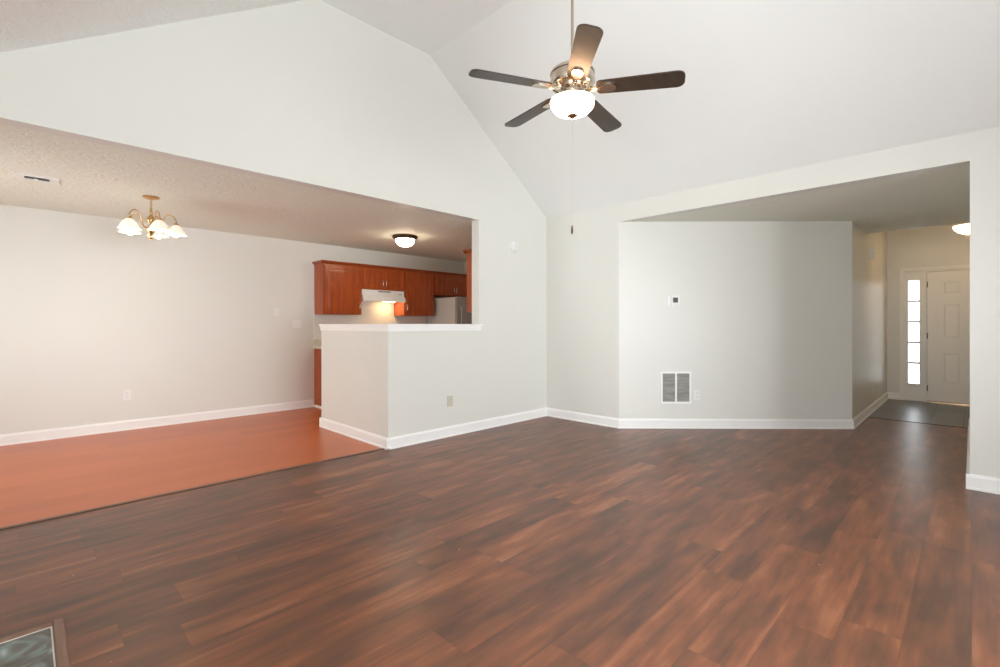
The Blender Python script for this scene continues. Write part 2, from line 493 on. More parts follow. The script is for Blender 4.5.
# living room shell
s = MB()
s.box(UL - T, UL, VB - T, -0.25, 0, 2.70); s.box(UL - T, UL, 1.15, VG, 0, 2.70)
s.box(UL - T, UL, -0.25, 1.15, 0, 0.7); s.box(UL - T, UL, -0.25, 1.15, 2.3, 2.70)
struct(s.build('wall_left', M_wall))
s = MB()
WX0, WX1, WZ0, WZ1 = -0.2, 3.3, 0.35, 2.35
s.box(UL, WX0, VB - T, VB, 0, 2.66); s.box(WX1, UW, VB - T, VB, 0, 2.66)
s.box(WX0, WX1, VB - T, VB, 0, WZ0); s.box(WX0, WX1, VB - T, VB, WZ1, 2.66)
s.prism([(UL, 2.66), (UW, 2.66), (3.025, 4.10), (1.80, 4.10)], 'y', VB - T, VB)
struct(s.build('wall_back', M_wall))
vin = VAULT
s = MB()
s.prism([(3.025, 4.069), (1.80, 4.069), (UL - 0.1, 2.648 - 0.0658), (UL - 0.1, 2.78), (1.76, 4.19), (3.025, 4.19)], 'y', VB - T, VG)
struct(s.build('ceiling', M_ceil))
s = MB()
s.prism([(UW + 0.1, 2.652 - 0.0732), (3.025, 4.069), (3.025, 4.19), (3.065, 4.19), (UW + 0.1, 2.72)], 'y', VB - T, VG)
struct(s.build('ceiling_slope', M_slope))


# unseen windows that let the daylight in (back wall and dining room); left-wall one added for fill
def window(name, loc, rz, w, h, nmull):
    r = empty(name, loc, rz)
    f = MB()
    f.box(-w / 2, w / 2, -0.06, 0.0, 0, 0.05); f.box(-w / 2, w / 2, -0.06, 0.0, h - 0.05, h)
    f.box(-w / 2, -w / 2 + 0.05, -0.06, 0.0, 0.05, h - 0.05); f.box(w / 2 - 0.05, w / 2, -0.06, 0.0, 0.05, h - 0.05)
    for i in range(1, nmull):
        x = -w / 2 + w * i / nmull
        f.box(x - 0.03, x + 0.03, -0.06, 0.0, 0.05, h - 0.05)
    f.build('window_frame', M_trim, r)
    p = MB(); p.box(-w / 2 + 0.03, w / 2 - 0.03, -0.034, -0.028, 0.03, h - 0.03)
    p.build('window_pane', M_pane, r)
    return struct(r)


window('window_2', ((WX0 + WX1) / 2, VB - T, WZ0), PI, WX1 - WX0, WZ1 - WZ0, 3)
window('added_fill_window', (UL - T, 0.45, 0.7), PI / 2, 1.4, 1.6, 2)  # added window behind the camera, opening for the frontal fill light
window('window_3', (-1.92, 5.5, 0.3), PI / 2, 2.0, 1.9, 2)


# baseboards: profile swept along a straight run; outward normal given by side
def baseboard(name, p0, p1, nrm, h=0.112, t=0.015):
    p0 = Vector((p0[0], p0[1], 0)); p1 = Vector((p1[0], p1[1], 0))
    n = Vector((nrm[0], nrm[1], 0)).normalized()
    prof = [(0, 0), (t + 0.006, 0), (t + 0.006, 0.012), (t, 0.018), (t, h - 0.02), (t * 0.55, h - 0.006), (t * 0.5, h), (0, h)]
    s = MB()
    A = [s.bm.verts.new(p0 + n * a + Vector((0, 0, z))) for a, z in prof]
    B = [s.bm.verts.new(p1 + n * a + Vector((0, 0, z))) for a, z in prof]
    s._face(A); s._face(B[::-1])
    for i in range(len(prof)):
        j = (i + 1) % len(prof)
        s._face([A[i], B[i], B[j], A[j]])
    return struct(s.build(name, M_trim))


e = 0.021
baseboard('baseboard_gable', (U2 - e, VG), (UW, VG), (0, -1))
baseboard('baseboard_half', (U2, VG - e), (U2, V6 + e), (-1, 0))
baseboard('baseboard_half_end', (U2 - e, V6), (U2 + T, V6), (0, 1))
baseboard('baseboard_right', (UW, VG), (UW, V1 - 0.009), (-1, 0))
baseboard('baseboard_angled', (UW - 0.01, V1 + 0.01), (U3 + 0.0, V3 - 0.0), (V3 - V1, UW - U3))
baseboard('baseboard_hall_left', (U3 - 0.012, V3), (U4, V3), (0, -1))
baseboard('baseboard_pier', (UW, V5 + e), (UW, VB), (-1, 0))
baseboard('baseboard_hall_right', (UW - e + 0.001, V5), (UH + T, V5), (0, 1))
baseboard('baseboard_entry', (U4, V3), (U4, 0.828), (-1, 0))
baseboard('baseboard_dining', (-1.8, VD), (3.05, VD), (0, -1))
baseboard('baseboard_left', (UL, VB), (UL, VG), (1, 0))

# dark strip where the two floors meet, and the tile edge at the foyer
s = MB(); s.prism([(VG + 0.028, 0), (VG + 0.034, 0.007), (VG + 0.064, 0.007), (VG + 0.072, 0)], 'x', UL - 0.3, U2 - 0.024)
struct(s.build('trim_2', M_strip))
s = MB(); s.prism([(UH + 0.018, 0), (UH + 0.024, 0.006), (UH + 0.05, 0.006), (UH + 0.056, 0)], 'y', V5 + 0.024, V3 - 0.024)
struct(s.build('trim_3', M_bronze))


# ------------------------------------------------------------------ entry door and sidelight (local: x to the right, -y towards the room)
def panelled(s, x0, x1, z0, z1, y0, panels, depth=0.010, core=0.032):
    """slab with recessed panels, front face at y0 (room side is -y)"""
    s.box(x0, x1, y0 + depth, y0 + depth + core, z0, z1)
    xs = sorted(set([x0, x1] + [p[0] for p in panels] + [p[1] for p in panels]))
    zs = sorted(set([z0, z1] + [p[2] for p in panels] + [p[3] for p in panels]))
    for i in range(len(xs) - 1):
        for j in range(len(zs) - 1):
            cx, cz = (xs[i] + xs[i + 1]) / 2, (zs[j] + zs[j + 1]) / 2
            if any(p[0] < cx < p[1] and p[2] < cz < p[3] for p in panels): continue
            s.box(xs[i], xs[i + 1], y0, y0 + depth + 0.001, zs[j], zs[j + 1])


root = empty('door_1', (U4, 0, 0), -PI / 2)
struct(root, 'white six-panel front door at the end of the hall', 'door')
# local x = -v
s = MB()
pl = []
for (xa, xb) in ((-0.326, -0.105), (0.015, 0.236)):
    pl += [(xa, xb, 0.29, 0.80), (xa, xb, 1.00, 1.56), (xa, xb, 1.69, 1.91)]
panelled(s, -0.497, 0.41, 0.025, 2.058, 0.012, pl)
for p in pl:
    s.frustum(p[0] + 0.022, p[1] - 0.022, p[2] + 0.022, p[3] - 0.022, 0.0225, 0.0145, 0.02)
s.build('door_slab', M_door, root)
for z in (0.22, 1.05, 1.86):
    h = MB(); h.lathe([(0, -0.045), (0.007, -0.045), (0.007, 0.045), (0, 0.045)], (-0.4985, 0.006, z), 10)
    h.build('hinge', M_bronze, root)
kn = MB()
Mk = Matrix.Rotation(PI / 2, 4, 'X')
kn.lathe([(0, 0), (0.032, 0), (0.032, 0.006), (0.012, 0.01), (0.012, 0.03), (0.028, 0.04), (0.03, 0.055), (0.018, 0.066), (0, 0.068)], (0.34, 0.012, 0.95), 20, Mk)
kn.build('door_knob', M_brass, root, smooth=40)
f = MB()   # jamb, casing and threshold of the whole unit
f.box(-0.828, -0.785, -0.02, -0.0005, 0, 2.0875); f.box(-0.828, 0.475, -0.02, -0.0005, 2.088, 2.135); f.box(0.43, 0.475, -0.02, -0.0005, 0, 2.0875)
f.box(-0.80, -0.7755, 0.0, T, 0, DZ - 0.02); f.box(0.4155, 0.45, 0.0, T, 0, DZ - 0.02); f.box(-0.80, 0.45, 0.0, T, DZ - 0.0195, DZ)
f.box(-0.53, -0.5035, -0.004, 0.0555, 0, 2.0625)
f.box(-0.53, 0.415, 0.056, T, 2.03, 2.062); f.box(-0.53, -0.47, 0.056, T, 0, 2.0295); f.box(0.39, 0.415, 0.056, T, 0, 2.0295)
f.build('door_frame', M_door, root, bevel=0.002)
th = MB(); th.prism([(-0.03, 0), (-0.02, 0.016), (0.053, 0.022), (0.057, 0.05), (T, 0.05), (T, 0)], 'x', -0.5, 0.415)
th.build('threshold', M_chrome, root)

win = empty('window_1', (U4, 0, 0), -PI / 2)
struct(win, 'narrow white sidelight window with five panes left of the front door', 'window')
s = MB()
gx0, gx1, gz0, gz1 = -0.728, -0.592, 0.277, 1.935
s.box(-0.775, gx0, 0.015, 0.06, 0, 2.064); s.box(gx1, -0.53, 0.015, 0.06, 0, 2.064)
s.box(gx0, gx1, 0.015, 0.06, gz1, 2.064); s.box(gx0, gx1, 0.015, 0.06, 0, gz0)
for (a, b_, c_, d_) in ((gx0 - 0.014, gx0, gz0 - 0.014, gz1 + 0.014), (gx1, gx1 + 0.014, gz0 - 0.014, gz1 + 0.014)):
    s.box(a, b_, 0.006, 0.015, c_, d_)
for (c_, d_) in ((gz0 - 0.014, gz0), (gz1, gz1 + 0.014)):
    s.box(gx0, gx1, 0.006, 0.015, c_, d_)
s.build('window_frame', M_door, win, bevel=0.002)
for i in range(1, 5):
    z = gz0 + (gz1 - gz0) * i / 5
    m = MB(); m.box(gx0, gx1, 0.02, 0.046, z - 0.017, z + 0.017)
    m.build('muntin', M_trim, win, bevel=0.003)
p = MB(); p.box(gx0, gx1, 0.030, 0.036, gz0, gz1); p.build('window_pane', M_pane, win)


# ------------------------------------------------------------------ ceiling fan
def ceiling_fan():
    fu, fv = 2.4220, 1.771
    r = empty('ceiling_fan', (fu, fv, 2.514))
    tag(r, 'five-blade ceiling fan with a lit glass bowl hanging from the vault', 'ceiling fan')
    Z = lambda z: z - 2.514
    s = MB(); s.lathe([(0, Z(4.069)), (0.075, Z(4.069)), (0.075, Z(4.05)), (0.055, Z(4.0)), (0.02, Z(3.975)), (0, Z(3.975))])
    s.build('canopy', M_nickel, r, smooth=40)
    s = MB(); s.lathe([(0, Z(3.99)), (0.0095, Z(3.99)), (0.0095, Z(2.86)), (0, Z(2.86))], seg=16)
    s.build('downrod', M_nickel, r, smooth=40)
    s = MB(); s.lathe([(0, Z(2.88)), (0.022, Z(2.875)), (0.03, Z(2.85)), (0.034, Z(2.82)), (0.10, Z(2.814)), (0.128, Z(2.806)), (0.139, Z(2.792)), (0.139, Z(2.782)),
                      (0.134, Z(2.778)), (0.134, Z(2.748)), (0.139, Z(2.744)), (0.139, Z(2.728)), (0.128, Z(2.712)), (0.098, Z(2.702)), (0.0, Z(2.702))], seg=48)
    s.build('motor_housing', M_nickel, r, smooth=35)
    s = MB(); s.lathe([(0, Z(2.703)), (0.085, Z(2.703)), (0.088, Z(2.688)), (0.062, Z(2.68)), (0.058, Z(2.655)), (0.075, Z(2.645)), (0.118, Z(2.634)), (0.122, Z(2.620)), (0.0, Z(2.620))], seg=40)
    s.build('light_fitter', M_nickel, r, smooth=35)
    s = MB()
    n = 14
    prof = [(0.0, Z(2.624)), (0.122, Z(2.624)), (0.134, Z(2.621)), (0.137, Z(2.615))]
    for i in range(1, n + 1):
        a = PI / 2 * i / n
        prof.append((0.136 * math.cos(a) ** 0.62 if i < n else 0, Z(2.611) - 0.077 * math.sin(a)))
    s.lathe(prof, seg=48)
    bowl = s.build('glass_bowl', M_fan_glass, r, smooth=50)
    s = MB(); s.lathe([(0, Z(2.5355)), (0.031, Z(2.5355)), (0.033, Z(2.527)), (0.020, Z(2.520)), (0.012, Z(2.512)), (0, Z(2.508))], seg=20)
    s.build('finial', M_nickel, bowl, smooth=40)
    # five blades, hung with a slight lean as in the photo
    c, sn = math.cos(0.7828), math.sin(0.7828)
    right = Vector((sn, -c, 0)); fwd = Vector((c, sn, 0))
    lean = Matrix.Rotation(math.radians(1.9), 4, fwd)
    for i in range(5):
        ang = math.radians(-90.64 + 72 * i)                 # measured from the camera's right
        dirv = right * math.cos(ang) + fwd * math.sin(ang)
        wa = math.atan2(dirv.y, dirv.x)
        Mx = Matrix.Translation((0, 0, Z(2.690))) @ lean @ Matrix.Rotation(wa, 4, 'Z') @ Matrix.Rotation(math.radians(1.4), 4, 'Y')
        pitch = Matrix.Translation((0, 0, 0.0)) @ Matrix.Rotation(math.radians(-11), 4, 'X')
        s = MB()
        out = []
        x0, x1 = 0.15, 0.66
        w0, w1 = 0.058, 0.068
        R = 0.045
        for k in range(5):
            a = PI / 2 * k / 4; out.append((x0 + 0.03 - 0.03 * math.sin(a) if False else x0 + 0.028 * (1 - math.sin(a)), w0 - 0.028 * (1 - math.cos(a))))
        out = [(x0, 0.030)] + [(x0 + 0.028 * (1 - math.cos(PI / 2 * k / 4)), w0 - 0.028 * (1 - math.sin(PI / 2 * k / 4))) for k in range(5)]
        for k in range(7):
            a = PI / 2 * k / 6
            out.append((x1 - R + R * math.sin(a), w1 - R + R * math.cos(a)))
        poly = out + [(x, -y) for x, y in out[::-1]]
        s.prism(poly, 'z', -0.004, 0.004)
        s.xform(Mx @ pitch)
        blade = s.build('blade', M_fan_wood, r)
        s = MB()
        s.prism([(0.085, 0.016), (0.15, 0.012), (0.185, 0.030), (0.235, 0.034), (0.262, 0.024), (0.270, 0.0), (0.262, -0.024), (0.235, -0.034), (0.185, -0.030), (0.15, -0.012), (0.085, -0.016)], 'z', -0.013, -0.0045)
        s.tube([(0.07, 0, 0.016), (0.10, 0, 0.005), (0.13, 0, -0.008), (0.17, 0, -0.009)], [0.011, 0.012, 0.011, 0.006], 8)
        s.xform(Mx @ pitch)
        s.build('blade_arm', M_nickel, blade, smooth=35)
    # pull chain with its small pendant
    px, py = -0.008, -0.004
    s = MB(); s.tube([(px + 0.06, py - 0.06, Z(2.63)), (px + 0.002, py - 0.002, Z(2.50)), (px, py, Z(1.84))], 0.0004, 6)
    ch = s.build('pull_chain', M_nickel, r)
    s = MB(); s.lathe([(0, Z(1.842)), (0.004, Z(1.838)), (0.006, Z(1.82)), (0.0075, Z(1.80)), (0.005, Z(1.786)), (0, Z(1.784))], (px, py, 0), 12)
    s.build('pendant', M_bronze, ch, smooth=40)


ceiling_fan()


# ------------------------------------------------------------------ dining chandelier
def chandelier():
    r = empty('chandelier', (0.857, 5.549, 2.02))
    tag(r, 'five-arm brass chandelier with lit glass shades on the dining ceiling', 'chandelier')
    Z = lambda z: z - 2.02
    s = MB(); s.lathe([(0, Z(2.44)), (0.066, Z(2.44)), (0.070, Z(2.434)), (0.060, Z(2.424)), (0.02, Z(2.414)), (0, Z(2.412))])
    s.build('canopy', M_brass, r, smooth=40)
    s = MB()
    for i in range(5):                                   # short chain of links
        zc = Z(2.404 - 0.019 * i)
        pts = []
        for k in range(13):
            a = 2 * PI * k / 12
            p = (0.008 * math.cos(a), 0, zc + 0.014 * math.sin(a))
            pts.append(p if i % 2 == 0 else (0, p[0], p[2]))
        s.tube(pts, 0.0028, 6)
    s.build('chain', M_brass, r, smooth=60)
    s = MB(); s.lathe([(0, Z(2.332)), (0.008, Z(2.328)), (0.010, Z(2.30)), (0.018, Z(2.292)), (0.012, Z(2.28)), (0.014, Z(2.262)), (0.030, Z(2.24)), (0.034, Z(2.215)), (0.024, Z(2.19)),
                      (0.016, Z(2.175)), (0.020, Z(2.16)), (0.038, Z(2.145)), (0.040, Z(2.12)), (0.026, Z(2.10)), (0.016, Z(2.075)), (0.022, Z(2.06)), (0.018, Z(2.045)), (0.006, Z(2.035)), (0.008, Z(2.028)), (0, Z(2.02))], seg=24)
    s.build('column', M_brass, r, smooth=40)
    c, sn = math.cos(0.7828), math.sin(0.7828)
    right = Vector((sn, -c, 0)); fwd = Vector((c, sn, 0))
    for i in range(5):
        ang = math.radians(-107 + 72 * i)
        d = right * math.cos(ang) + fwd * math.sin(ang)
        R = 0.198
        pts = []
        ctrl = [(0.03, 2.135), (0.06, 2.145), (0.085, 2.19), (0.097, 2.24), (0.12, 2.278), (0.15, 2.288), (0.182, 2.270), (0.200, 2.235), (R, 2.205)]
        for j, (a, z) in enumerate(ctrl):
            pts.append(Vector((d.x * a, d.y * a, Z(z))))
        # smooth the arm with one Chaikin pass
        q = [pts[0]]
        for a, b_ in zip(pts, pts[1:]):
            q += [a * 0.75 + b_ * 0.25, a * 0.25 + b_ * 0.75]
        q.append(pts[-1])
        s = MB(); s.tube(q, 0.0055, 8); arm = s.build('arm', M_brass, r, smooth=60)
        cx, cy = d.x * R, d.y * R
        s = MB(); s.lathe([(0, Z(2.214)), (0.016, Z(2.212)), (0.024, Z(2.20)), (0.026, Z(2.186)), (0.0, Z(2.186))], (cx, cy, 0), 20)
        s.build('socket_cup', M_brass, arm, smooth=40)
        s = MB(); s.lathe([(0.022, Z(2.196)), (0.032, Z(2.185)), (0.052, Z(2.165)), (0.066, Z(2.142)), (0.078, Z(2.118)), (0.086, Z(2.106)), (0.092, Z(2.102)),
                          (0.090, Z(2.099)), (0.083, Z(2.103)), (0.075, Z(2.115)), (0.063, Z(2.139)), (0.049, Z(2.162)), (0.030, Z(2.180)), (0.022, Z(2.185))], (cx, cy, 0), 32)
        s.build('shade', M_shade, arm, smooth=50)
        s = MB(); s.lathe([(0, Z(2.188)), (0.012, Z(2.185)), (0.014, Z(2.165)), (0.026, Z(2.14)), (0.030, Z(2.12)), (0.028, Z(2.095)), (0.016, Z(2.08)), (0, Z(2.075))], (cx, cy, 0), 16)
        s.build('bulb', M_bulb, arm, smooth=50)


chandelier()

# ------------------------------------------------------------------ kitchen flush light, foyer bowl light
r = empty('flush_ceiling_light', (3.689, 5.508, ZC))
tag(r, 'round bronze-rimmed flush light on the ceiling in front of the kitchen cabinets', 'ceiling light')
s = MB(); s.lathe([(0, 0), (0.165, 0), (0.172, -0.012), (0.168, -0.03), (0.142, -0.05), (0.130, -0.052), (0, -0.045)], seg=40)
s.build('rim', M_bronze, r, smooth=40)
s = MB(); s.lathe([(0.0, -0.046), (0.130, -0.048), (0.128, -0.06), (0.113, -0.10), (0.085, -0.128), (0.045, -0.142), (0, -0.146)], seg=40)
s.build('glass_dome', M_dome, r, smooth=50)
s = MB(); s.lathe([(0, -0.144), (0.012, -0.146), (0.009, -0.155), (0, -0.158)], seg=16)
s.build('finial', M_bronze, r, smooth=40)

r = empty('foyer_ceiling_light', (8.9, -0.02, ZF))
tag(r, 'amber glass bowl light glowing near the foyer ceiling, half behind the wall end', 'ceiling light')
s = MB(); s.lathe([(0, 0), (0.075, 0), (0.078, -0.015), (0.02, -0.03), (0.012, -0.06), (0.012, -0.26), (0, -0.26)], seg=24)
s.build('stem', M_bronze, r, smooth=40)
s = MB(); s.lathe([(0.205, -0.235), (0.19, -0.275), (0.15, -0.315), (0.09, -0.345), (0, -0.358), (0, -0.352), (0.088, -0.338), (0.145, -0.31), (0.184, -0.272), (0.199, -0.235)], seg=40)
s.build('glass_bowl', M_amber, r, smooth=50)
s = MB(); s.lathe([(0, -0.24), (0.025, -0.25), (0.03, -0.275), (0.02, -0.30), (0, -0.305)], seg=16)
s.build('bulb', M_bulb, r, smooth=50)


# ------------------------------------------------------------------ wall plates and devices (local: -y faces the room)
def outlet(loc, rz, label, mat=M_plastic, w=0.072, h=0.117):
    r = empty('wall_outlet', loc, rz); tag(r, label, 'outlet')
    s = MB(); s.box(-w / 2, w / 2, -0.007, 0, -h / 2, h / 2); s.build('cover_plate', mat, r, bevel=0.003)
    for dz in (-0.021, 0.021):
        s = MB()
        n = 16
        s.prism([(0.017 * math.cos(2 * PI * k / n), dz + max(-0.0145, min(0.0145, 0.018 * math.sin(2 * PI * k / n)))) for k in range(n)], 'y', -0.0095, -0.005)
        rc = s.build('receptacle', mat, r)
        s = MB(); s.box(-0.0075, -0.0055, -0.0099, -0.0085, dz - 0.002, dz + 0.007); s.box(0.0055, 0.0075, -0.0099, -0.0085, dz - 0.002, dz + 0.006)
        s.box(-0.002, 0.002, -0.0099, -0.0085, dz - 0.010, dz - 0.006)
        s.build('slot', M_dark, rc)
    return r


outlet((3.296, VG, 0.386), 0, 'almond outlet low on the gable wall beneath the pass-through ledge', M_almond)
outlet((0.847, VD, 0.406), 0, 'white outlet low on the dining room wall')
wl = math.hypot(U3 - UW, V3 - V1); wdx, wdy = (U3 - UW) / wl, (V3 - V1) / wl
WANG = math.atan2(wdy, wdx)
wb = lambda sd: (UW + wdx * sd, V1 + wdy * sd)
outlet((*wb(0.914), 0.394), WANG, 'white outlet beside the return air grille')
outlet((8.522, V3, 0.33), 0, 'white outlet low on the shaded hall wall')


def switch(loc, gangs, label, h=0.117):
    r = empty('light_switch', loc); tag(r, label, 'light switch')
    w = 0.072 + 0.046 * (gangs - 1)
    s = MB(); s.box(-w / 2, w / 2, -0.007, 0, -h / 2, h / 2); s.build('cover_plate', M_plastic, r, bevel=0.003)
    for i in range(gangs):
        x = (i - (gangs - 1) / 2) * 0.046
        s = MB(); s.box(x - 0.005, x + 0.005, -0.009, -0.006, -0.012, 0.012)
        s.prism([(-0.007, -0.003), (-0.018, 0.006), (-0.018, 0.011), (-0.007, 0.009)], 'x', x - 0.004, x + 0.004)
        s.build('toggle', M_plastic, r)


switch((2.51, VD, 1.403), 1, 'single white light switch, the higher of two on the dining wall')
switch((2.803, VD, 1.234), 2, 'square double light switch, the lower of two beside the upper cabinets')

r = empty('smoke_detector', (4.315, VG, 2.19))
tag(r, 'round white smoke detector high on the gable wall', 'smoke detector')
Mx = Matrix.Rotation(PI / 2, 4, 'X')
s = MB(); s.lathe([(0, 0), (0.072, 0), (0.072, 0.012), (0, 0.012)], seg=36, M=Mx); s.build('base_ring', M_plastic, r, smooth=40)
s = MB(); s.lathe([(0, 0.012), (0.064, 0.012), (0.062, 0.028), (0.048, 0.038), (0.03, 0.040), (0.029, 0.037), (0.016, 0.037), (0.015, 0.041), (0, 0.042)], seg=36, M=Mx)
s.build('cover', M_plastic, r, smooth=35)
s = MB(); s.lathe([(0, 0.041), (0.006, 0.041), (0.006, 0.044), (0, 0.0445)], c=(-0.012, 0, 0.008), seg=12, M=Mx); s.build('test_button', M_steel, r)

r = empty('thermostat', (*wb(0.640), 1.508), WANG)
tag(r, 'small white thermostat with a dark square display on the angled wall', 'thermostat')
s = MB(); s.box(-0.068, -0.032, -0.010, 0, -0.055, 0.055); s.build('side_plate', M_plastic, r, bevel=0.003)
s = MB(); s.box(-0.030, 0.066, -0.028, 0, -0.055, 0.055); s.build('body', M_plastic, r, bevel=0.005)
s = MB(); s.box(-0.012, 0.046, -0.0292, -0.025, -0.026, 0.034); s.build('display', M_lcd, r)
s = MB(); s.box(-0.012, 0.046, -0.031, -0.026, -0.045, -0.040); s.build('button_bar', M_steel, r)

r = empty('return_air_grille', (*wb(0.670), 0.4815), WANG)
tag(r, 'white framed return air grille with two grey louvred halves', 'air grille')
gw, gh = 0.179, 0.1885
s = MB()
s.box(-gw, gw, -0.012, 0, gh - 0.022, gh); s.box(-gw, gw, -0.012, 0, -gh, -gh + 0.022)
s.box(-gw, -gw + 0.022, -0.012, 0, -gh + 0.022, gh - 0.022); s.box(gw - 0.022, gw, -0.012, 0, -gh + 0.022, gh - 0.022)
s.box(-0.010, 0.010, -0.012, 0, -gh + 0.022, gh - 0.022)
s.build('frame', M_trim, r, bevel=0.002)
for (a, b_) in ((-gw + 0.022, -0.010), (0.010, gw - 0.022)):
    s = MB()
    s.box(a, b_, -0.0015, -0.0005, -gh + 0.022, gh - 0.022)
    nl = 24
    for i in range(nl):
        z = -gh + 0.026 + (2 * gh - 0.052) * i / nl
        s.prism([(-0.009, z), (-0.002, z + 0.011), (-0.0015, z + 0.0105), (-0.0082, z - 0.0005)], 'x', a, b_)
    s.build('louvres', M_louvre, r)

r = empty('door_chime', (8.333, V3, 2.22))
tag(r, 'white door chime box high on the shaded hall wall', 'door chime')
s = MB(); s.box(-0.055, 0.055, -0.035, 0, -0.08, 0.08); s.build('cover', M_plastic, r, bevel=0.006)
s = MB()
for i in range(5): s.box(-0.032, 0.032, -0.0362, -0.034, -0.05 + i * 0.012, -0.046 + i * 0.012)
s.build('sound_slots', M_steel, r)

r = empty('ceiling_register', (0.079, 5.504, ZC))
tag(r, 'small white supply air register in the dining ceiling left of the chandelier', 'air register')
s = MB()
fu, fv, ou, ov = 0.135, 0.085, 0.075, 0.046
s.box(-fu, fu, -fv, -ov, -0.008, 0); s.box(-fu, fu, ov, fv, -0.008, 0)
s.box(-fu, -ou, -ov, ov, -0.008, 0); s.box(ou, fu, -ov, ov, -0.008, 0)
s.build('frame', M_plastic, r, bevel=0.002)
s = MB(); s.box(-ou, ou, -ov, ov, -0.0015, -0.0005)
s.build('duct_opening', M_dark, r)
for i in range(3):
    y = -ov + 0.015 + i * 0.030
    s = MB(); s.prism([(y - 0.005, -0.007), (y + 0.004, -0.002), (y + 0.005, -0.003), (y - 0.004, -0.008)], 'x', -ou, ou)
    s.build('louvre', M_louvre, r)
s = MB(); s.tube([(-0.012, 0.01, -0.004), (-0.006, 0.004, -0.014), (0.006, -0.004, -0.016), (0.0, -0.016, -0.020)], 0.006, 8); s.build('damper_lever', M_plastic, r)

# ------------------------------------------------------------------ hearth corner
r = empty('fireplace_hearth', (UL + 0.22, 1.9, 0))
tag(r, 'low hearth of glossy dark tile with painted-in reflections and a brown wood border on the plank floor', 'hearth')
hx0, hx1, hy0, hy1 = UL + 0.022, 0.081, 1.15, 2.62
ox, oy = UL + 0.22, 1.9
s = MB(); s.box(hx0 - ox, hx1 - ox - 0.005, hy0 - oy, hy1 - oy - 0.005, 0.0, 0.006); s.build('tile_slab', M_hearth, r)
s = MB(); s.box(hx0 - ox, hx1 - ox, hy1 - oy - 0.005, hy1 - oy, 0, 0.0075); s.box(hx1 - ox - 0.005, hx1 - ox, hy0 - oy, hy1 - oy - 0.005, 0, 0.0075)
s.build('grout_edge', M_grout, r)
prof = [(0, 0), (0, 0.010), (0.006, 0.014), (0.022, 0.014), (0.032, 0.010), (0.038, 0.0)]
s = MB(); s.prism([(hx1 - ox + a, z) for a, z in prof], 'y', hy0 - oy, hy1 - oy + 0.036); s.build('border', M_border, r)
s = MB(); s.prism([(hy1 - oy + a, z) for a, z in prof], 'x', hx0 - ox, hx1 - ox); s.build('border', M_border, r)


# ------------------------------------------------------------------ kitchen cabinets
def bar_pull(parent, x, z, y, L=0.10):
    s = MB()
    s.tube([(x, y, z - L / 2), (x, y - 0.02, z - L / 2 + 0.008), (x, y - 0.026, z - L / 4), (x, y - 0.026, z + L / 4), (x, y - 0.02, z + L / 2 - 0.008), (x, y, z + L / 2)], [0.006, 0.0055, 0.005, 0.005, 0.0055, 0.006], 8)
    return s.build('handle', M_chrome, parent, smooth=50)


def cab_door(parent, x0, x1, z0, z1, y, hx, hz):
    s = MB()
    st = 0.052
    panelled(s, x0, x1, z0, z1, y, [(x0 + st, x1 - st, z0 + st, z1 - st)], depth=0.008, core=0.011)
    s.frustum(x0 + st, x1 - st, z0 + st, z1 - st, y + 0.0085, y + 0.0045, 0.03)
    d = s.build('door', M_cherry, parent, bevel=0.0025)
    bar_pull(d, hx, hz, y)
    return d


def upper_cabinet(loc, rz, w, depth, z0, z1, doors, label, crown_ends=(0, 0), side='r', crown=True, reveal=0.012):
    """loc = back-left corner at z0 on the wall; local x right, -y out of the wall"""
    r = empty('upper_cabinet', (loc[0], loc[1], z0), rz)
    tag(r, label, 'cabinet', 'cherry wall cabinets in the kitchen')
    h = z1 - z0
    s = MB(); s.box(0, w, -depth, -0.001, 0, h); s.build('carcass', M_cherry, r, bevel=0.0015)
    y = -depth - 0.0195
    if doors == 1:
        hx = w - reveal - 0.034 if side == 'r' else reveal + 0.034
        cab_door(r, reveal, w - reveal, reveal, h - 0.02, y, hx, 0.13)
    else:
        m = w / 2
        cab_door(r, reveal + 0.012, m - 0.003, reveal, h - 0.02, y, m - 0.03, 0.105 if h < 0.5 else 0.13)
        cab_door(r, m + 0.003, w - reveal - 0.012, reveal, h - 0.02, y, m + 0.03, 0.105 if h < 0.5 else 0.13)
    if crown:
        s = MB()
        e0, e1 = crown_ends
        pr = [(0, 0.0), (-0.006, 0.0), (-0.010, 0.012), (-0.030, 0.030), (-0.036, 0.038), (-0.036, 0.046), (0, 0.046)]
        # front run
        s.prism([(-depth + a * 1.0, h - 0.004 + z) for a, z in pr], 'x', -0.036 * e0, w + 0.036 * e1)
        if e0: s.prism([(a, h - 0.004 + z) for a, z in pr], 'y', -depth - 0.0, -0.002)
        if e1: s.prism([(w - a, h - 0.004 + z) for a, z in pr], 'y', -depth - 0.0, -0.002)
        s.build('crown_molding', M_cherry_x, r)
    return r


DP = 0.30
upper_cabinet((3.057, VD - 0.002), 0, 0.607, DP, 1.377, 2.115, 1, 'tall cherry wall cabinet left of the range hood', (1, 0))
upper_cabinet((3.664, VD - 0.002), 0, 0.766, DP, 1.775, 2.115, 2, 'short cherry double-door wall cabinet above the range hood')
upper_cabinet((4.430, VD - 0.002), 0, 0.612, DP, 1.377, 2.115, 1, 'tall cherry wall cabinet between the range hood and the refrigerator', side='l')
upper_cabinet((5.042, VD - 0.002), 0, 0.92, DP, 1.745, 2.115, 2, 'short cherry double-door wall cabinet above the refrigerator')
upper_cabinet((4.90, VG + T + 0.004), PI, 0.992, 0.30, 1.377, 2.115, 2, 'cherry wall cabinet seen end-on at the right edge of the pass-through', (1, 1))

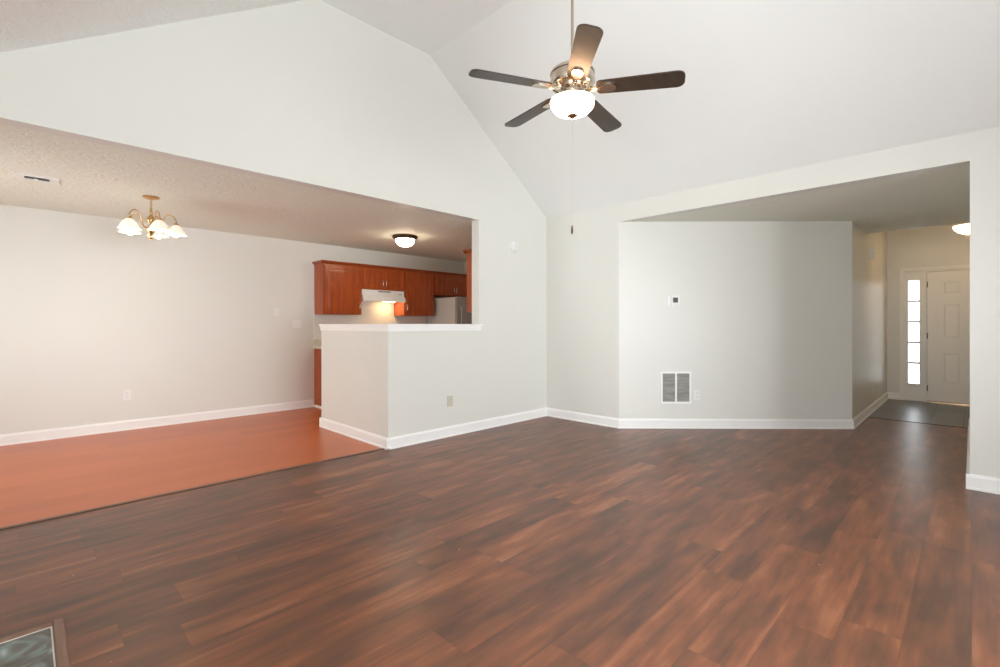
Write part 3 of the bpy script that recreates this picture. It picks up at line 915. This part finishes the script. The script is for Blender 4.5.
# range hood
r = empty('range_hood', (4.047, VD, 1.59))
tag(r, 'white range hood under the short cherry cabinet', 'range hood')
hw = 0.379
s = MB(); s.prism([(0, 0.018), (0, 0.183), (-0.305, 0.183), (-0.315, 0.175), (-0.315, 0.098), (-0.345, 0.070), (-0.36, 0.045), (-0.36, 0.0), (-0.345, 0.0), (-0.345, 0.018)], 'x', -hw, hw)
s.build('shell', M_enamel, r, bevel=0.002)
s = MB()
for i in range(9): s.box(-0.10 + i * 0.026, -0.082 + i * 0.026, -0.3162, -0.313, 0.148, 0.168)
s.build('vent_slots', M_dark, r)
s = MB(); s.box(-0.34, 0.05, -0.30, -0.12, 0.012, 0.0178); s.build('filter', M_steel, r)
s = MB(); s.box(0.10, 0.30, -0.25, -0.12, 0.008, 0.0178); s.build('lamp_lens', M_hoodlamp, r)
s = MB(); s.box(0.27, 0.33, -0.317, -0.314, 0.12, 0.135); s.build('switch_panel', M_steel, r)

# base cabinet and counter, seen past the end of the half wall
r = empty('base_cabinet', (3.057, VD, 0))
tag(r, 'cherry base cabinet showing as a narrow strip past the half wall', 'base cabinet')
s = MB(); s.box(0, 0.60, -0.60, -0.001, 0.095, 0.872); s.box(0.0, 0.60, -0.53, -0.001, 0.012, 0.095); s.build('carcass', M_cherry, r)
s = MB(); s.box(-0.008, 0, -0.60, -0.022, 0.0, 0.035); s.build('toe_trim', M_trim, r)
cab_door(r, 0.015, 0.585, 0.11, 0.68, -0.6195, 0.55, 0.60)
s = MB(); s.box(0.015, 0.585, -0.6195, -0.6005, 0.70, 0.86); dr = s.build('drawer', M_cherry, r, bevel=0.003)
s = MB(); s.tube([(0.25, -0.6195, 0.78), (0.258, -0.64, 0.78), (0.342, -0.64, 0.78), (0.35, -0.6195, 0.78)], 0.005, 8); s.build('handle', M_chrome, dr)
r = empty('countertop', (3.04, VD, 0.872))
tag(r, 'beige countertop end resting on the cherry base cabinet', 'countertop')
s = MB(); s.box(-0.005, 0.625, -0.64, -0.007, 0.0, 0.038); s.build('slab', M_counter, r, bevel=0.004)
s = MB(); s.box(-0.005, 0.625, -0.026, -0.007, 0.038, 0.13); s.build('backsplash_lip', M_counter, r, bevel=0.003)

# refrigerator
r = empty('refrigerator', (5.12, VD, 0))
tag(r, 'light grey refrigerator rising behind the pass-through ledge', 'refrigerator')
s = MB(); s.box(0, 0.76, -0.79, -0.03, 0.05, 1.69); s.build('body', M_fridge, r, bevel=0.006)
s = MB(); s.box(0.02, 0.74, -0.74, -0.10, 0.0, 0.05); s.build('kick_plate', M_dark, r)
for nm, z0, z1 in (('fridge_door', 0.07, 1.14), ('freezer_door', 1.15, 1.695)):
    s = MB()
    n = 10
    pts = [(0.0, -0.795)] + [(0.76 * i / n, -0.845 - 0.022 * math.sin(PI * i / n)) for i in range(n + 1)] + [(0.76, -0.795)]
    s.prism(pts, 'z', z0, z1)
    d = s.build(nm, M_steel, r, bevel=0.006)
    s = MB()
    za, zb = (0.55, 1.10) if nm == 'fridge_door' else (1.19, 1.52)
    s.tube([(0.06, -0.85, za), (0.06, -0.895, za + 0.02), (0.06, -0.895, zb - 0.02), (0.06, -0.85, zb)], 0.010, 8)
    s.build('handle', M_steel, d, smooth=50)
s = MB(); s.box(0.66, 0.75, -0.85, -0.74, 1.695, 1.712); s.build('hinge_cover', M_fridge, r, bevel=0.004)
